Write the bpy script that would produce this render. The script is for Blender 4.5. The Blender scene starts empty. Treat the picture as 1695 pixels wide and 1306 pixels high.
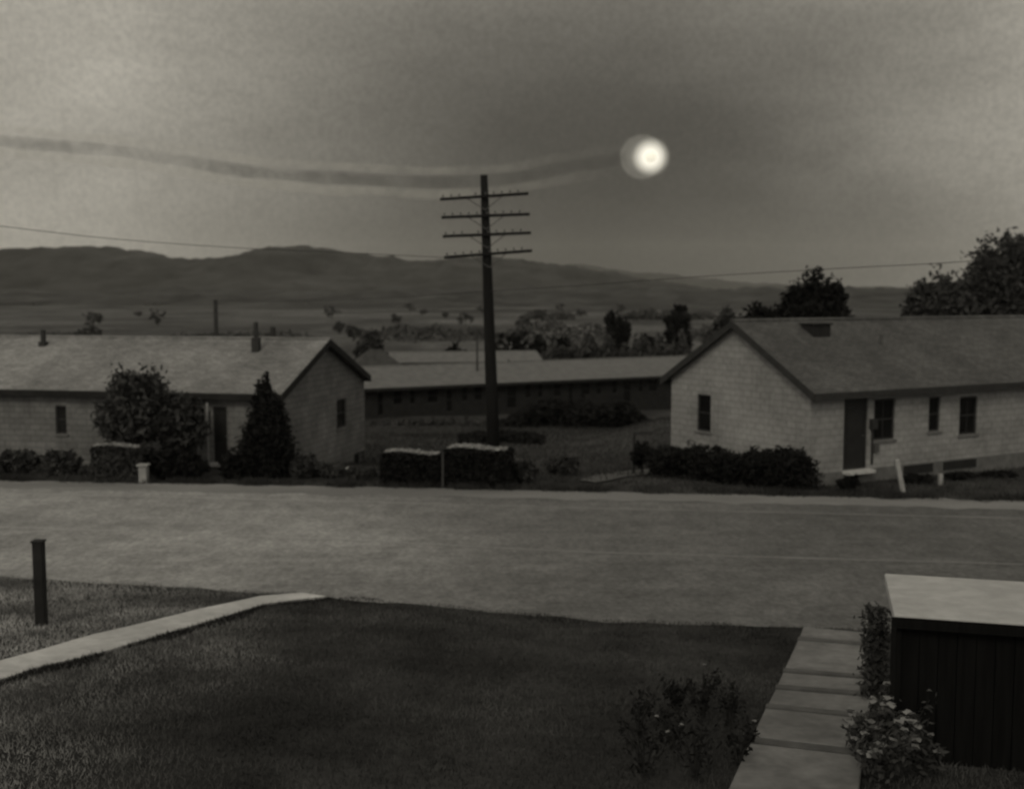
import bpy, bmesh, math, random
import numpy as np
from mathutils import Vector, Matrix, noise as mnoise

R = math.radians
rng = np.random.default_rng(7)
random.seed(7)
scene = bpy.context.scene
COL = scene.collection

# ------------------------------------------------------------------ camera
F = 1900.0; CX = 847.5; CY = 653.0; HC = 5.6
PITCH = math.atan(163.0 / F)
cam_data = bpy.data.cameras.new("camera")
cam = bpy.data.objects.new("camera", cam_data)
COL.objects.link(cam)
cam.location = (0, 0, HC)
cam.rotation_euler = (math.pi / 2 - PITCH, 0, 0)
cam_data.sensor_width = 36.0
cam_data.lens = 36.0 * F / 1695.0
cam_data.clip_end = 30000
cam_data.dof.use_dof = True
cam_data.dof.focus_distance = 9.0
cam_data.dof.aperture_fstop = 1.5
scene.camera = cam

# ------------------------------------------------------------------ light
SUN_EL, SUN_AZ = R(38), R(202)      # azimuth clockwise from +Y (north): light comes from the left, behind the camera
sun_d = bpy.data.lights.new("sun", 'SUN')
sun_d.energy = 0.95; sun_d.angle = R(16); sun_d.color = (1.0, 0.93, 0.76)
sun = bpy.data.objects.new("sun", sun_d); COL.objects.link(sun)
sd = Vector((math.sin(SUN_AZ) * math.cos(SUN_EL), math.cos(SUN_AZ) * math.cos(SUN_EL), math.sin(SUN_EL)))
sun.rotation_euler = (-sd).to_track_quat('-Z', 'Y').to_euler()
sun.location = (0, 0, 50)

world = bpy.data.worlds.new("World"); scene.world = world
world.use_nodes = True
nt = world.node_tree; nt.nodes.clear()
def N(t, typ, **kw):
    n = t.nodes.new(typ)
    for k, v in kw.items(): setattr(n, k, v)
    return n
wo = N(nt, 'ShaderNodeOutputWorld'); bg = N(nt, 'ShaderNodeBackground')
sky = N(nt, 'ShaderNodeTexSky'); sky.sky_type = 'NISHITA'; sky.sun_disc = False
sky.sun_elevation = SUN_EL; sky.sun_rotation = SUN_AZ; sky.dust_density = 4; sky.air_density = 1.0
bw = N(nt, 'ShaderNodeRGBToBW'); nt.links.new(sky.outputs[0], bw.inputs[0])
tc = N(nt, 'ShaderNodeTexCoord')
def noise_node(t, vec, scale, detail=4, rough=0.55, loc=(0, 0, 0), sc=(1, 1, 1)):
    mp = N(t, 'ShaderNodeMapping'); mp.inputs['Location'].default_value = loc; mp.inputs['Scale'].default_value = sc
    t.links.new(vec, mp.inputs['Vector'])
    n = N(t, 'ShaderNodeTexNoise'); n.inputs['Scale'].default_value = scale; n.inputs['Detail'].default_value = detail
    n.inputs['Roughness'].default_value = rough
    t.links.new(mp.outputs[0], n.inputs['Vector']); return n
def math_node(t, op, a, b=None, c=None, clamp=False):
    n = N(t, 'ShaderNodeMath', operation=op); n.use_clamp = clamp
    for i, v in enumerate((a, b, c)):
        if v is None: continue
        if isinstance(v, (int, float)): n.inputs[i].default_value = v
        else: t.links.new(v, n.inputs[i])
    return n.outputs[0]
def map_range(t, v, a, b, c, d):
    n = N(t, 'ShaderNodeMapRange'); n.interpolation_type = 'SMOOTHSTEP'
    for i, x in enumerate((a, b, c, d)): n.inputs[i + 1].default_value = x
    t.links.new(v, n.inputs[0]); return n.outputs[0]
# overcast: the clear sky's light evened out by an unbroken cloud deck of uneven thickness
n1 = noise_node(nt, tc.outputs['Generated'], 2.1, 4, 0.5, (3.1, 1.7, 0.4), (1, 1, 2.6))
n2 = noise_node(nt, tc.outputs['Generated'], 7.0, 5, 0.6, (0.3, 5.7, 2.4), (1, 1, 3.5))
n3 = noise_node(nt, tc.outputs['Generated'], 210.0, 3, 0.7)
base = math_node(nt, 'MULTIPLY_ADD', bw.outputs[0], 0.10, 1.30)
# one heavy cloud bank ahead over the valley, thinning out to a brighter deck all round it
bank = Vector((0.06, 0.99, 0.035)).normalized()
wob = N(nt, 'ShaderNodeVectorMath', operation='MULTIPLY_ADD'); nt.links.new(n1.outputs['Color'], wob.inputs[0])
wob.inputs[1].default_value = (.16, .16, .16); nt.links.new(tc.outputs['Generated'], wob.inputs[2])
wsub = N(nt, 'ShaderNodeVectorMath', operation='SUBTRACT'); nt.links.new(wob.outputs[0], wsub.inputs[0]); wsub.inputs[1].default_value = (.08, .08, .08)
wn = N(nt, 'ShaderNodeVectorMath', operation='NORMALIZE'); nt.links.new(wsub.outputs[0], wn.inputs[0])
dt = N(nt, 'ShaderNodeVectorMath', operation='DOT_PRODUCT'); nt.links.new(wn.outputs[0], dt.inputs[0]); dt.inputs[1].default_value = bank
thin = math_node(nt, 'MULTIPLY', math_node(nt, 'SUBTRACT', 1.0, dt.outputs['Value']), 1 / 0.088, clamp=True)
base = math_node(nt, 'MULTIPLY', base, math_node(nt, 'MULTIPLY_ADD', thin, 3.9, 0.60))
c1 = map_range(nt, n1.outputs['Fac'], 0.30, 0.70, 0.86, 1.16)
c2 = map_range(nt, n2.outputs['Fac'], 0.3, 0.7, 0.93, 1.07)
c3 = map_range(nt, n3.outputs['Fac'], 0.25, 0.75, 0.88, 1.12)
v = math_node(nt, 'MULTIPLY', base, c1); v = math_node(nt, 'MULTIPLY', v, c2); v = math_node(nt, 'MULTIPLY', v, c3)
tint = N(nt, 'ShaderNodeVectorMath', operation='SCALE'); tint.inputs[0].default_value = (1.065, 1.0, 0.855)
nt.links.new(v, tint.inputs['Scale'])
nt.links.new(tint.outputs[0], bg.inputs['Color']); bg.inputs['Strength'].default_value = 0.10
nt.links.new(bg.outputs[0], wo.inputs['Surface'])

scene.view_settings.view_transform = 'Standard'
scene.view_settings.look = 'None'
scene.view_settings.gamma = 1.0
scene.view_settings.exposure = -0.95
try:
    scene.cycles.pixel_filter_type = 'BLACKMAN_HARRIS'; scene.cycles.filter_width = 2.2
    scene.cycles.max_bounces = 6; scene.cycles.volume_bounces = 1
except Exception: pass

# ------------------------------------------------------------------ projection helpers (camera as a measuring instrument)
cp, sp = math.cos(PITCH), math.sin(PITCH)
def at(px, py, Y):
    u = (px - CX) / F; v = (CY - py) / F
    dy = cp + v * sp; dz = -sp + v * cp
    t = Y / dy
    return Vector((u * t, Y, HC + dz * t))
def edge_far(x):  return 33.0 - 0.118 * x - 0.0006 * x * x
EN = [(-70, 33.0), (-30, 26.0), (-9.46, 22.3), (-3.95, 21.05), (1.6, 19.3), (6.3, 18.72), (12, 18.0), (70, 10.0)]
def edge_near(x):
    for (a, ya), (b, yb) in zip(EN, EN[1:]):
        if x <= b: return ya + (yb - ya) * (x - a) / (b - a)
    return EN[-1][1]
def sstep(a, b, x):
    t = min(1, max(0, (x - a) / (b - a))); return t * t * (3 - 2 * t)
PROF = [(0, 0), (3, -0.05), (6, -0.4), (12, -1.05), (27, -2.0), (50, -3.45), (66, -4.1), (115, -6), (200, -7), (20000, -7)]
def prof(s):
    for (a, za), (b, zb) in zip(PROF, PROF[1:]):
        if s <= b: return za + (zb - za) * (s - a) / (b - a)
    return -7
def terr(x, y):
    yf, yn = edge_far(max(-60, min(60, x))), edge_near(max(-60, min(60, x)))
    if y > yf:
        s = y - yf
        f = sstep(3.5, 8.5, x) * (1 - sstep(24, 40, s))
        z1 = prof(s); z2 = -0.05 * sstep(0, 3, s) - 0.02 * s
        z = z1 * (1 - f) + z2 * f
        z += 0.10 * sstep(2, 8, s) * mnoise.noise(Vector((x * .22, y * .22, 1.3)))
        return z
    if y < yn - 0.3:
        s = yn - 0.3 - y
        return 0.085 * s * (1 - 0.2 * sstep(8, 22, s)) + 0.03 * sstep(0.5, 2.5, s) * mnoise.noise(Vector((x * .5, y * .5, 4)))
    return 0.0
def ground(px, py):
    Y = 20.0
    p = at(px, py, Y)
    for _ in range(60):
        z = terr(p.x, p.y)
        Y2 = Y * (HC - z) / max(0.05, (HC - p.z))
        Y = Y + 0.7 * (Y2 - Y); p = at(px, py, Y)
    p.z = terr(p.x, p.y); return p

# ------------------------------------------------------------------ object helpers
def tag(o, label=None, cat=None, group=None, kind=None):
    if label: o['label'] = label
    if cat: o['category'] = cat
    if group: o['group'] = group
    if kind: o['kind'] = kind
    return o
def thing(name, loc, rz, label, cat, group=None):
    o = bpy.data.objects.new(name, None); COL.objects.link(o)
    o.empty_display_size = 0.3
    o.location = loc; o.rotation_euler = (0, 0, rz)
    return tag(o, label, cat, group)
def mesh_obj(name, verts, faces, mat, parent=None, smooth=False):
    me = bpy.data.meshes.new(name); me.from_pydata([tuple(v) for v in verts], [], faces); me.update()
    bm = bmesh.new(); bm.from_mesh(me); bmesh.ops.recalc_face_normals(bm, faces=bm.faces); bm.to_mesh(me); bm.free()
    if smooth: me.polygons.foreach_set('use_smooth', [True] * len(me.polygons))
    me.materials.append(mat)
    o = bpy.data.objects.new(name, me); COL.objects.link(o)
    if parent: o.parent = parent
    return o
class MB:
    def __init__(s): s.v = []; s.f = []
    def box(s, x0, x1, y0, y1, z0, z1, jit=0):
        n = len(s.v)
        for z in (z0, z1):
            for (x, y) in ((x0, y0), (x1, y0), (x1, y1), (x0, y1)):
                s.v.append((x + random.uniform(-jit, jit), y + random.uniform(-jit, jit), z + random.uniform(-jit, jit)))
        s.f += [(n, n + 3, n + 2, n + 1), (n + 4, n + 5, n + 6, n + 7)]
        for i in range(4): s.f.append((n + i, n + (i + 1) % 4, n + 4 + (i + 1) % 4, n + 4 + i))
        return s
    def tube(s, pts, rad, seg=8):
        pts = [Vector(p) for p in pts]
        if not hasattr(rad, '__len__'): rad = [rad] * len(pts)
        n0 = len(s.v)
        for i, p in enumerate(pts):
            d = (pts[min(i + 1, len(pts) - 1)] - pts[max(i - 1, 0)]).normalized()
            a = d.cross(Vector((0, 0, 1)) if abs(d.z) < .9 else Vector((0, 1, 0))).normalized(); b = d.cross(a)
            for k in range(seg):
                t = 2 * math.pi * k / seg
                s.v.append(tuple(p + (a * math.cos(t) + b * math.sin(t)) * rad[i]))
        for i in range(len(pts) - 1):
            for k in range(seg):
                s.f.append((n0 + i * seg + k, n0 + i * seg + (k + 1) % seg, n0 + (i + 1) * seg + (k + 1) % seg, n0 + (i + 1) * seg + k))
        s.f.append(tuple(n0 + k for k in range(seg))[::-1]); s.f.append(tuple(n0 + (len(pts) - 1) * seg + k for k in range(seg)))
        return s
    def prism(s, poly, axis_vec):
        n = len(s.v); m = len(poly); a = Vector(axis_vec)
        s.v += [tuple(p) for p in poly] + [tuple(Vector(p) + a) for p in poly]
        s.f += [tuple(range(n, n + m)), tuple(range(n + m, n + 2 * m))[::-1]]
        for i in range(m): s.f.append((n + i, n + (i + 1) % m, n + m + (i + 1) % m, n + m + i))
        return s
    def build(s, name, mat, parent=None, smooth=False, bevel=0):
        o = mesh_obj(name, s.v, s.f, mat, parent, smooth)
        if bevel:
            b = o.modifiers.new('bevel', 'BEVEL'); b.width = bevel; b.segments = 2; b.limit_method = 'ANGLE'
        return o

# ------------------------------------------------------------------ materials
def mat(name, lo, hi=None, scale=3.0, detail=6, rough=0.85, bump=0.0, bscale=None, sc=(1, 1, 1), spec=0.3, coord='Object', extra=None, tintv=(1.0, 1.0, 1.0)):
    m = bpy.data.materials.new(name); m.use_nodes = True
    t = m.node_tree; b = t.nodes['Principled BSDF']
    b.inputs['Roughness'].default_value = rough; b.inputs['Specular IOR Level'].default_value = spec
    c = N(t, 'ShaderNodeTexCoord')
    n = noise_node(t, c.outputs[coord], scale, detail, 0.65, sc=sc)
    v = map_range(t, n.outputs['Fac'], 0.28, 0.72, lo, hi if hi is not None else lo * 1.3)
    if extra: v = extra(t, c.outputs[coord], v)
    s = N(t, 'ShaderNodeVectorMath', operation='SCALE'); s.inputs[0].default_value = tintv
    t.links.new(v, s.inputs['Scale']); t.links.new(s.outputs[0], b.inputs['Base Color'])
    if bump:
        bn = noise_node(t, c.outputs[coord], bscale or scale * 6, 5, 0.7, sc=sc)
        bp = N(t, 'ShaderNodeBump'); bp.inputs['Strength'].default_value = bump; bp.inputs['Distance'].default_value = 0.03
        t.links.new(bn.outputs['Fac'], bp.inputs['Height']); t.links.new(bp.outputs[0], b.inputs['Normal'])
    return m
def ex_noise(scale, a, b, sc=(1, 1, 1), detail=3, lo=.3, hi=.7, loc=(0, 0, 0)):
    def f(t, c, v):
        n = noise_node(t, c, scale, detail, 0.6, sc=sc, loc=loc)
        return math_node(t, 'MULTIPLY', v, map_range(t, n.outputs['Fac'], lo, hi, a, b))
    return f
def chain(*fs):
    def f(t, c, v):
        for g in fs: v = g(t, c, v)
        return v
    return f
def ex_brick(w, h, mortar, mval, vec='wall', msize=0.012, dval=.88):
    def f(t, c, v):
        sx = N(t, 'ShaderNodeSeparateXYZ'); t.links.new(c, sx.inputs[0]); cb = N(t, 'ShaderNodeCombineXYZ')
        t.links.new(math_node(t, 'ADD', sx.outputs['X'], sx.outputs['Y']) if vec == 'wall' else sx.outputs['X'], cb.inputs['X'])
        t.links.new(sx.outputs['Z'] if vec == 'wall' else math_node(t, 'MULTIPLY', sx.outputs['Y'], 1.12), cb.inputs['Y'])
        br = N(t, 'ShaderNodeTexBrick'); br.inputs['Scale'].default_value = 1
        br.inputs['Brick Width'].default_value = w; br.inputs['Row Height'].default_value = h; br.inputs['Mortar Size'].default_value = msize
        br.inputs['Color1'].default_value = (1, 1, 1, 1); br.inputs['Color2'].default_value = (dval, dval, dval, 1)
        br.inputs['Mortar'].default_value = (mval, mval, mval, 1)
        t.links.new(cb.outputs[0], br.inputs['Vector'])
        return math_node(t, 'MULTIPLY', v, br.outputs['Color'])
    return f
M = {}
M['dirt'] = mat('bare_earth', 0.06, 0.11, 4, 6, .95, .5)
M['timber'] = mat('dark_sleeper', 0.06, 0.10, 3, 5, .9, .4)
M['wall_pale'] = mat('pale_block', 0.245, 0.33, 1.2, 6, .9, .5, 30, extra=chain(ex_brick(.40, .20, 1, .72, msize=.018, dval=.87), ex_noise(.5, .82, 1.12), ex_noise(7, .9, 1.1)))
M['wall_grey'] = mat('grey_block', 0.15, 0.22, 1.2, 6, .9, .5, 30, extra=chain(ex_brick(.40, .20, 1, .66, msize=.02, dval=.82), ex_noise(.4, .75, 1.18), ex_noise(7, .9, 1.1)))
M['found'] = mat('foundation', 0.10, 0.16, 2.5, 6, .95, .6)
M['roof'] = mat('asphalt_shingle', 0.08, 0.118, 14, 5, .95, .6, 40, extra=chain(ex_brick(.33, .14, 1, .62, 'roof', .016, .72), ex_noise(.35, .82, 1.15), ex_noise(3.5, .86, 1.14), ex_noise(.8, .9, 1.1, (1, .15, 1))))
M['roof_left'] = mat('worn_shingle', 0.20, 0.31, 14, 5, .95, .6, 40, extra=chain(ex_brick(.33, .14, 1, .64, 'roof', .016, .72), ex_noise(.25, .72, 1.25), ex_noise(3.5, .86, 1.14), ex_noise(.8, .88, 1.1, (1, .15, 1))))
M['roof_far'] = mat('pale_far_roof', 0.115, 0.155, 1.5, 4, .95)
M['roof_dark'] = mat('dark_far_roof', 0.035, 0.06, 2, 4, .95)
M['trim'] = mat('dark_trim', 0.02, 0.035, 6, 3, .7)
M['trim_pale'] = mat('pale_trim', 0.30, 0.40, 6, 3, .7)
M['door'] = mat('dark_door', 0.012, 0.02, 4, 4, .55)
M['pane'] = mat('window_pane', 0.006, 0.011, 2, 3, .12, spec=.4)
M['far_wall'] = mat('dark_board', 0.010, 0.022, 2, 4, .9)
M['metal'] = mat('dull_metal', 0.06, 0.09, 8, 3, .5)
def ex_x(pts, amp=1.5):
    # brightness painted into the colour along the place's own X: paler left, darker right
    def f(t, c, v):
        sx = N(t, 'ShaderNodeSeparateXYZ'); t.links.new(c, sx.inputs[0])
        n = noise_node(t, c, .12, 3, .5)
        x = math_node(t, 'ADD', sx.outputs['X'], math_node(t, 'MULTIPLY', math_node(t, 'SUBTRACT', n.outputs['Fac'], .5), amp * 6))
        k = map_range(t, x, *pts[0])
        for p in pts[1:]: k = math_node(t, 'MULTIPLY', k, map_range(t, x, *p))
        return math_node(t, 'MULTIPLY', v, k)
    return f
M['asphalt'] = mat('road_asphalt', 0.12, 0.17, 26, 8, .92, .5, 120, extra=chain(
    ex_noise(.20, .86, 1.12, (.5, 1.3, 1), 5), ex_noise(.6, .86, 1.14, (1, 1, 1), 6), ex_noise(8, .80, 1.22, (1, .7, 1), 4), ex_noise(2.4, .86, 1.14, (1, .6, 1), 4), ex_noise(1.6, .93, 1.07, (.05, 1, 1), 3, loc=(9, 3, 0)), ex_x([(-7, 2, 1.95, .92), (2, 8, 1.0, .80)])))  # last factor paints the left-hand brightness into the asphalt
M['line'] = mat('worn_paint', 0.15, 0.22, 9, 6, .8, extra=ex_x([(-7, 2, 1.75, 1.0), (2, 8, 1.0, .9)]))  # lines follow the brightness painted into the road
M['shoulder'] = mat('road_shoulder', 0.17, 0.24, 20, 7, .95, .4, 90, extra=ex_noise(.5, .8, 1.15, (.3, 1.2, 1), 4))
M['concrete'] = mat('path_concrete', 0.42, 0.55, 5, 7, .9, .4, 60, extra=ex_noise(.8, .82, 1.12))
M['steps'] = mat('step_concrete', 0.13, 0.19, 5, 7, .9, .4, 60, extra=ex_noise(1.1, .75, 1.15))
M['roof_slab'] = mat('pale_felt', 0.36, 0.44, 5, 7, .9, .3, 50, extra=ex_noise(1.2, .88, 1.08))
M['shed'] = mat('tarred_boards', 0.004, 0.008, 3, 5, .95, .5, 12, sc=(6, 6, .4), spec=.1)
M['pole'] = mat('creosoted_wood', 0.010, 0.018, 4, 6, .95, .5, 14, sc=(6, 6, .4), spec=.1)
M['pole_far'] = mat('weathered_pole', 0.02, 0.035, 4, 4, .9)
M['insul'] = mat('insulator_glass', 0.04, 0.06, 4, 2, .3)
M['wire'] = mat('wire_black', 0.012, 0.018, 4, 2, .6)
M['leaf_dark'] = mat('leaf_dark', 0.007, 0.017, 2.2, 4, .85, spec=.12)
M['leaf'] = mat('leaf_mid', 0.028, 0.062, 2.0, 4, .8, spec=.15)
M['leaf_grey'] = mat('leaf_grey', 0.035, 0.065, 1.6, 4, .8, spec=.15)
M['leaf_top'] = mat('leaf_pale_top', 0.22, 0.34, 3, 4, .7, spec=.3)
M['flower'] = mat('pale_petals', 0.09, 0.20, 3, 3, .7)
M['bark'] = mat('bark', 0.02, 0.035, 5, 5, .95)
M['stone'] = mat('pale_stone', 0.22, 0.34, 4, 5, .9, .3)
M['white'] = mat('white_paint', 0.26, 0.36, 5, 4, .7)
def ex_far(t, c, v):
    # farmland: real strips of crop, stubble and hedge beyond the houses, only well past the near slope
    sx = N(t, 'ShaderNodeSeparateXYZ'); t.links.new(c, sx.inputs[0])
    far = map_range(t, sx.outputs['Y'], 100, 190, 0, 1)
    n = noise_node(t, c, .0055, 5, .6, sc=(1.6, .6, 1), loc=(1.5, 4, 0))
    st = map_range(t, n.outputs['Fac'], .34, .66, 1.3, 2.7)
    k = math_node(t, 'MULTIPLY_ADD', far, math_node(t, 'SUBTRACT', st, 1.0), 1.0)
    n = noise_node(t, c, .02, 4, .6, sc=(1, .6, 1), loc=(3, 1, 0))
    return math_node(t, 'MULTIPLY', v, math_node(t, 'MULTIPLY', k, map_range(t, n.outputs['Fac'], .3, .7, .6, 1.5)))
M['ground'] = mat('rough_grass', 0.022, 0.052, .9, 8, .95, .7, 9, spec=.1, extra=chain(ex_noise(.16, .62, 1.5, detail=6), ex_noise(9, .8, 1.2), ex_far))
M['blade'] = mat('grass_blades', 0.028, 0.070, .8, 6, .9, spec=.12, extra=chain(ex_noise(.35, .52, 1.75, detail=5), ex_x([(-8, -2.0, 4.8, 1.0)], .5)))  # last factor paints the left-hand brightness into the blades
M['blade_far'] = mat('slope_blades', 0.020, 0.048, .5, 6, .9, spec=.12, extra=ex_noise(.18, .65, 1.5, detail=4))
M['blade_dark'] = mat('fringe_blades', 0.012, 0.030, .8, 5, .9, spec=.1)
M['foothill'] = mat('pasture_hill', 0.020, 0.070, .012, 8, .95, spec=.05, extra=ex_noise(.02, .8, 1.25, detail=4))
M['hill'] = mat('wooded_hill', 0.010, 0.052, .012, 8, .95, spec=.05, extra=ex_noise(.0035, .75, 1.3, detail=6))

# ------------------------------------------------------------------ setting: one ground sheet out to the horizon
def axis(lims):
    out = [lims[0][0]]
    for a, b, st in lims:
        n = max(1, int(round((b - a) / st))); out += [a + (b - a) * (i + 1) / n for i in range(n)]
    return out
ys = axis([(-30, 8, 2), (8, 50, .4), (50, 110, 1.2), (110, 260, 8), (260, 1000, 60), (1000, 9000, 500)])
xs = axis([(-9000, -1000, 1000), (-1000, -200, 80), (-200, -60, 10), (-60, -24, 2), (-24, 24, .5), (24, 60, 2), (60, 200, 10), (200, 1000, 80), (1000, 9000, 1000)])
gv = [(x, y, terr(x, y)) for y in ys for x in xs]
nx = len(xs)
gf = [(j * nx + i, j * nx + i + 1, (j + 1) * nx + i + 1, (j + 1) * nx + i) for j in range(len(ys) - 1) for i in range(nx - 1)]
g = mesh_obj('ground', gv, gf, M['ground'], smooth=True); tag(g, kind='structure')

def strip(name, fa, fb, x0, x1, st, z, m, jit=0.0, sub=6):
    v = []; f = []; n = int((x1 - x0) / st)
    for i in range(n + 1):
        x = x0 + (x1 - x0) * i / n
        ja = jit * mnoise.noise(Vector((x * .9, 3, 0))) + jit * .7 * mnoise.noise(Vector((x * 3.3, 1, 0)))
        jb = jit * mnoise.noise(Vector((x * .9, 9, 0))) + jit * .7 * mnoise.noise(Vector((x * 3.3, 7, 0)))
        a = fa(x) + ja; b = fb(x) + jb
        for k in range(sub + 1):
            y = a + (b - a) * k / sub
            v.append((x, y, z))
    for i in range(n):
        for k in range(sub):
            q = i * (sub + 1) + k
            f.append((q, q + sub + 1, q + sub + 2, q + 1))
    o = mesh_obj(name, v, f, m); return tag(o, kind='structure')
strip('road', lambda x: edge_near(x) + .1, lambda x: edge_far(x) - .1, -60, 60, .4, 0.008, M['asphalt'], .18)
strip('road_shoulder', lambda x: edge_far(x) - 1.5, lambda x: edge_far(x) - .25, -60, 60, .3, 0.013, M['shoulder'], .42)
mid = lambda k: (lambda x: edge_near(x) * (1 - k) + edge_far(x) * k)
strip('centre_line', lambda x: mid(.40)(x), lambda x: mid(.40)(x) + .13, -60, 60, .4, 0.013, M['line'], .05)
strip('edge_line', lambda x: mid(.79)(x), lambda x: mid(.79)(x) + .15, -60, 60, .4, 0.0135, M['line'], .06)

def path_from_pixels(name, up, lo, z, m, n=26):
    def interp(pl, t):
        k = t * (len(pl) - 1); i = min(int(k), len(pl) - 2); a = k - i
        return (pl[i][0] * (1 - a) + pl[i + 1][0] * a, pl[i][1] * (1 - a) + pl[i + 1][1] * a)
    v = []; f = []; K = 4
    for i in range(n + 1):
        pa = ground(*interp(up, i / n)); pb = ground(*interp(lo, i / n))
        for k in range(K + 1):
            p = pa.lerp(pb, k / K); p.z = max(terr(p.x, p.y), 0.012) + z; v.append(p)
    for i in range(n):
        for k in range(K):
            q = i * (K + 1) + k; f.append((q, q + K + 1, q + K + 2, q + 1))
    o = mesh_obj(name, v, f, m); s = o.modifiers.new('thick', 'SOLIDIFY'); s.thickness = .08; s.offset = -1 if o.data.polygons[0].normal.z > 0 else 1
    return tag(o, kind='structure')
path_from_pixels('path', [(-60, 1112), (60, 1080), (140, 1056), (250, 1030), (330, 1010), (425, 990), (500, 984)],
                 [(-60, 1148), (60, 1108), (165, 1083), (270, 1052), (360, 1026), (440, 1001), (540, 990)], .03, M['concrete'])

# hills
def hill_range(name, prof_px, D, depth, seed, nx=640, ny=40, m='hill'):
    v = []; f = []
    x0, x1 = prof_px[0][0], prof_px[-1][0]
    for j in range(ny + 1):
        t = j / ny
        for i in range(nx + 1):
            px = x0 + (x1 - x0) * i / nx
            for (a, ya), (b, yb) in zip(prof_px, prof_px[1:]):
                if px <= b: break
            k = (px - a) / (b - a); k = k * k * (3 - 2 * k)
            top = at(px, ya + (yb - ya) * k, D)
            Y = D - depth * .55 + depth * t
            X = top.x * (1 + .0 * t)
            hgt = top.z + 7
            prf = math.exp(-((t - .55) / .24) ** 2)
            nz = mnoise.fractal(Vector((X * .0022 + seed, Y * .0022, seed)), 1.0, 2.0, 6)
            h = prf * hgt * (1 + .10 * nz) + nz * 26 * prf * (1 - prf) * 2 + 9 * prf * mnoise.noise(Vector((X * .022, Y * .01, seed))) + 5 * prf * mnoise.noise(Vector((X * .06, Y * .02, seed)))
            v.append((X, Y, -9 + h + 2))
    w = nx + 1
    for j in range(ny):
        for i in range(nx): f.append((j * w + i, j * w + i + 1, (j + 1) * w + i + 1, (j + 1) * w + i))
    o = mesh_obj(name, v, f, M[m], smooth=True); return tag(o, kind='structure')
hill_range('hills', [(-700, 440), (-250, 405), (-60, 418), (60, 410), (180, 413), (240, 419), (290, 428), (340, 432), (400, 424), (450, 414), (500, 411), (560, 415), (620, 423), (690, 430), (760, 424), (840, 428), (920, 441), (1000, 452), (1080, 466), (1200, 480), (1400, 488)], 3300, 1900, 2.1)
hill_range('foothills', [(-900, 492), (-300, 476), (0, 482), (160, 486), (330, 478), (520, 487), (700, 480), (860, 484), (1020, 479), (1200, 484), (1400, 480), (1700, 486), (2300, 494)], 1700, 1500, 4.4, 400, 30, 'foothill')
hill_range('hills_far', [(600, 486), (800, 462), (960, 440), (1060, 452), (1150, 461), (1260, 470), (1380, 474), (1500, 477), (1700, 474), (2100, 470), (2500, 484)], 6800, 2600, 7.7, 300, 30)

# ------------------------------------------------------------------ foliage
def quads(name, P, size, m, parent=None, flat=0.0, elong=1.5):
    n = len(P)
    a = rng.normal(size=(n, 3)); a /= np.linalg.norm(a, axis=1)[:, None]
    b = rng.normal(size=(n, 3))
    if flat: a[:, 2] *= (1 - flat); b[:, 2] *= (1 - flat)
    b -= a * (a * b).sum(1)[:, None] / (a * a).sum(1)[:, None]
    b /= np.linalg.norm(b, axis=1)[:, None]; a /= np.linalg.norm(a, axis=1)[:, None]
    s = size * rng.uniform(.6, 1.4, n)[:, None]
    V = np.stack([P - a * s * elong, P + b * s * .6, P + a * s * elong, P - b * s * .6], 1).reshape(-1, 3)
    me = bpy.data.meshes.new(name)
    me.vertices.add(4 * n); me.vertices.foreach_set('co', V.astype(np.float32).ravel())
    me.loops.add(4 * n); me.loops.foreach_set('vertex_index', np.arange(4 * n, dtype=np.int32))
    me.polygons.add(n); me.polygons.foreach_set('loop_start', np.arange(0, 4 * n, 4, dtype=np.int32))
    me.update(calc_edges=True); me.validate(); me.materials.append(m)
    o = bpy.data.objects.new(name, me); COL.objects.link(o)
    if parent: o.parent = parent
    return o
def crown_points(lobes, n, clump=.16, shell=.45):
    vol = np.array([l[3] * l[4] * l[5] for l in lobes]) ** .7; vol /= vol.sum()
    out = []
    for l, w in zip(lobes, vol):
        k = max(8, int(n * w)); nc = max(5, k // 16)
        d = rng.normal(size=(nc, 3)); d /= np.linalg.norm(d, axis=1)[:, None]
        r = shell + (1.0 - shell) * rng.random(nc) ** .7
        c = d * r[:, None]
        idx = rng.integers(0, nc, k)
        p = c[idx] + np.clip(rng.normal(size=(k, 3)), -1.7, 1.7) * clump * .85
        out.append(p * np.array(l[3:6]) + np.array(l[:3]))
    return np.concatenate(out)
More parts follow.
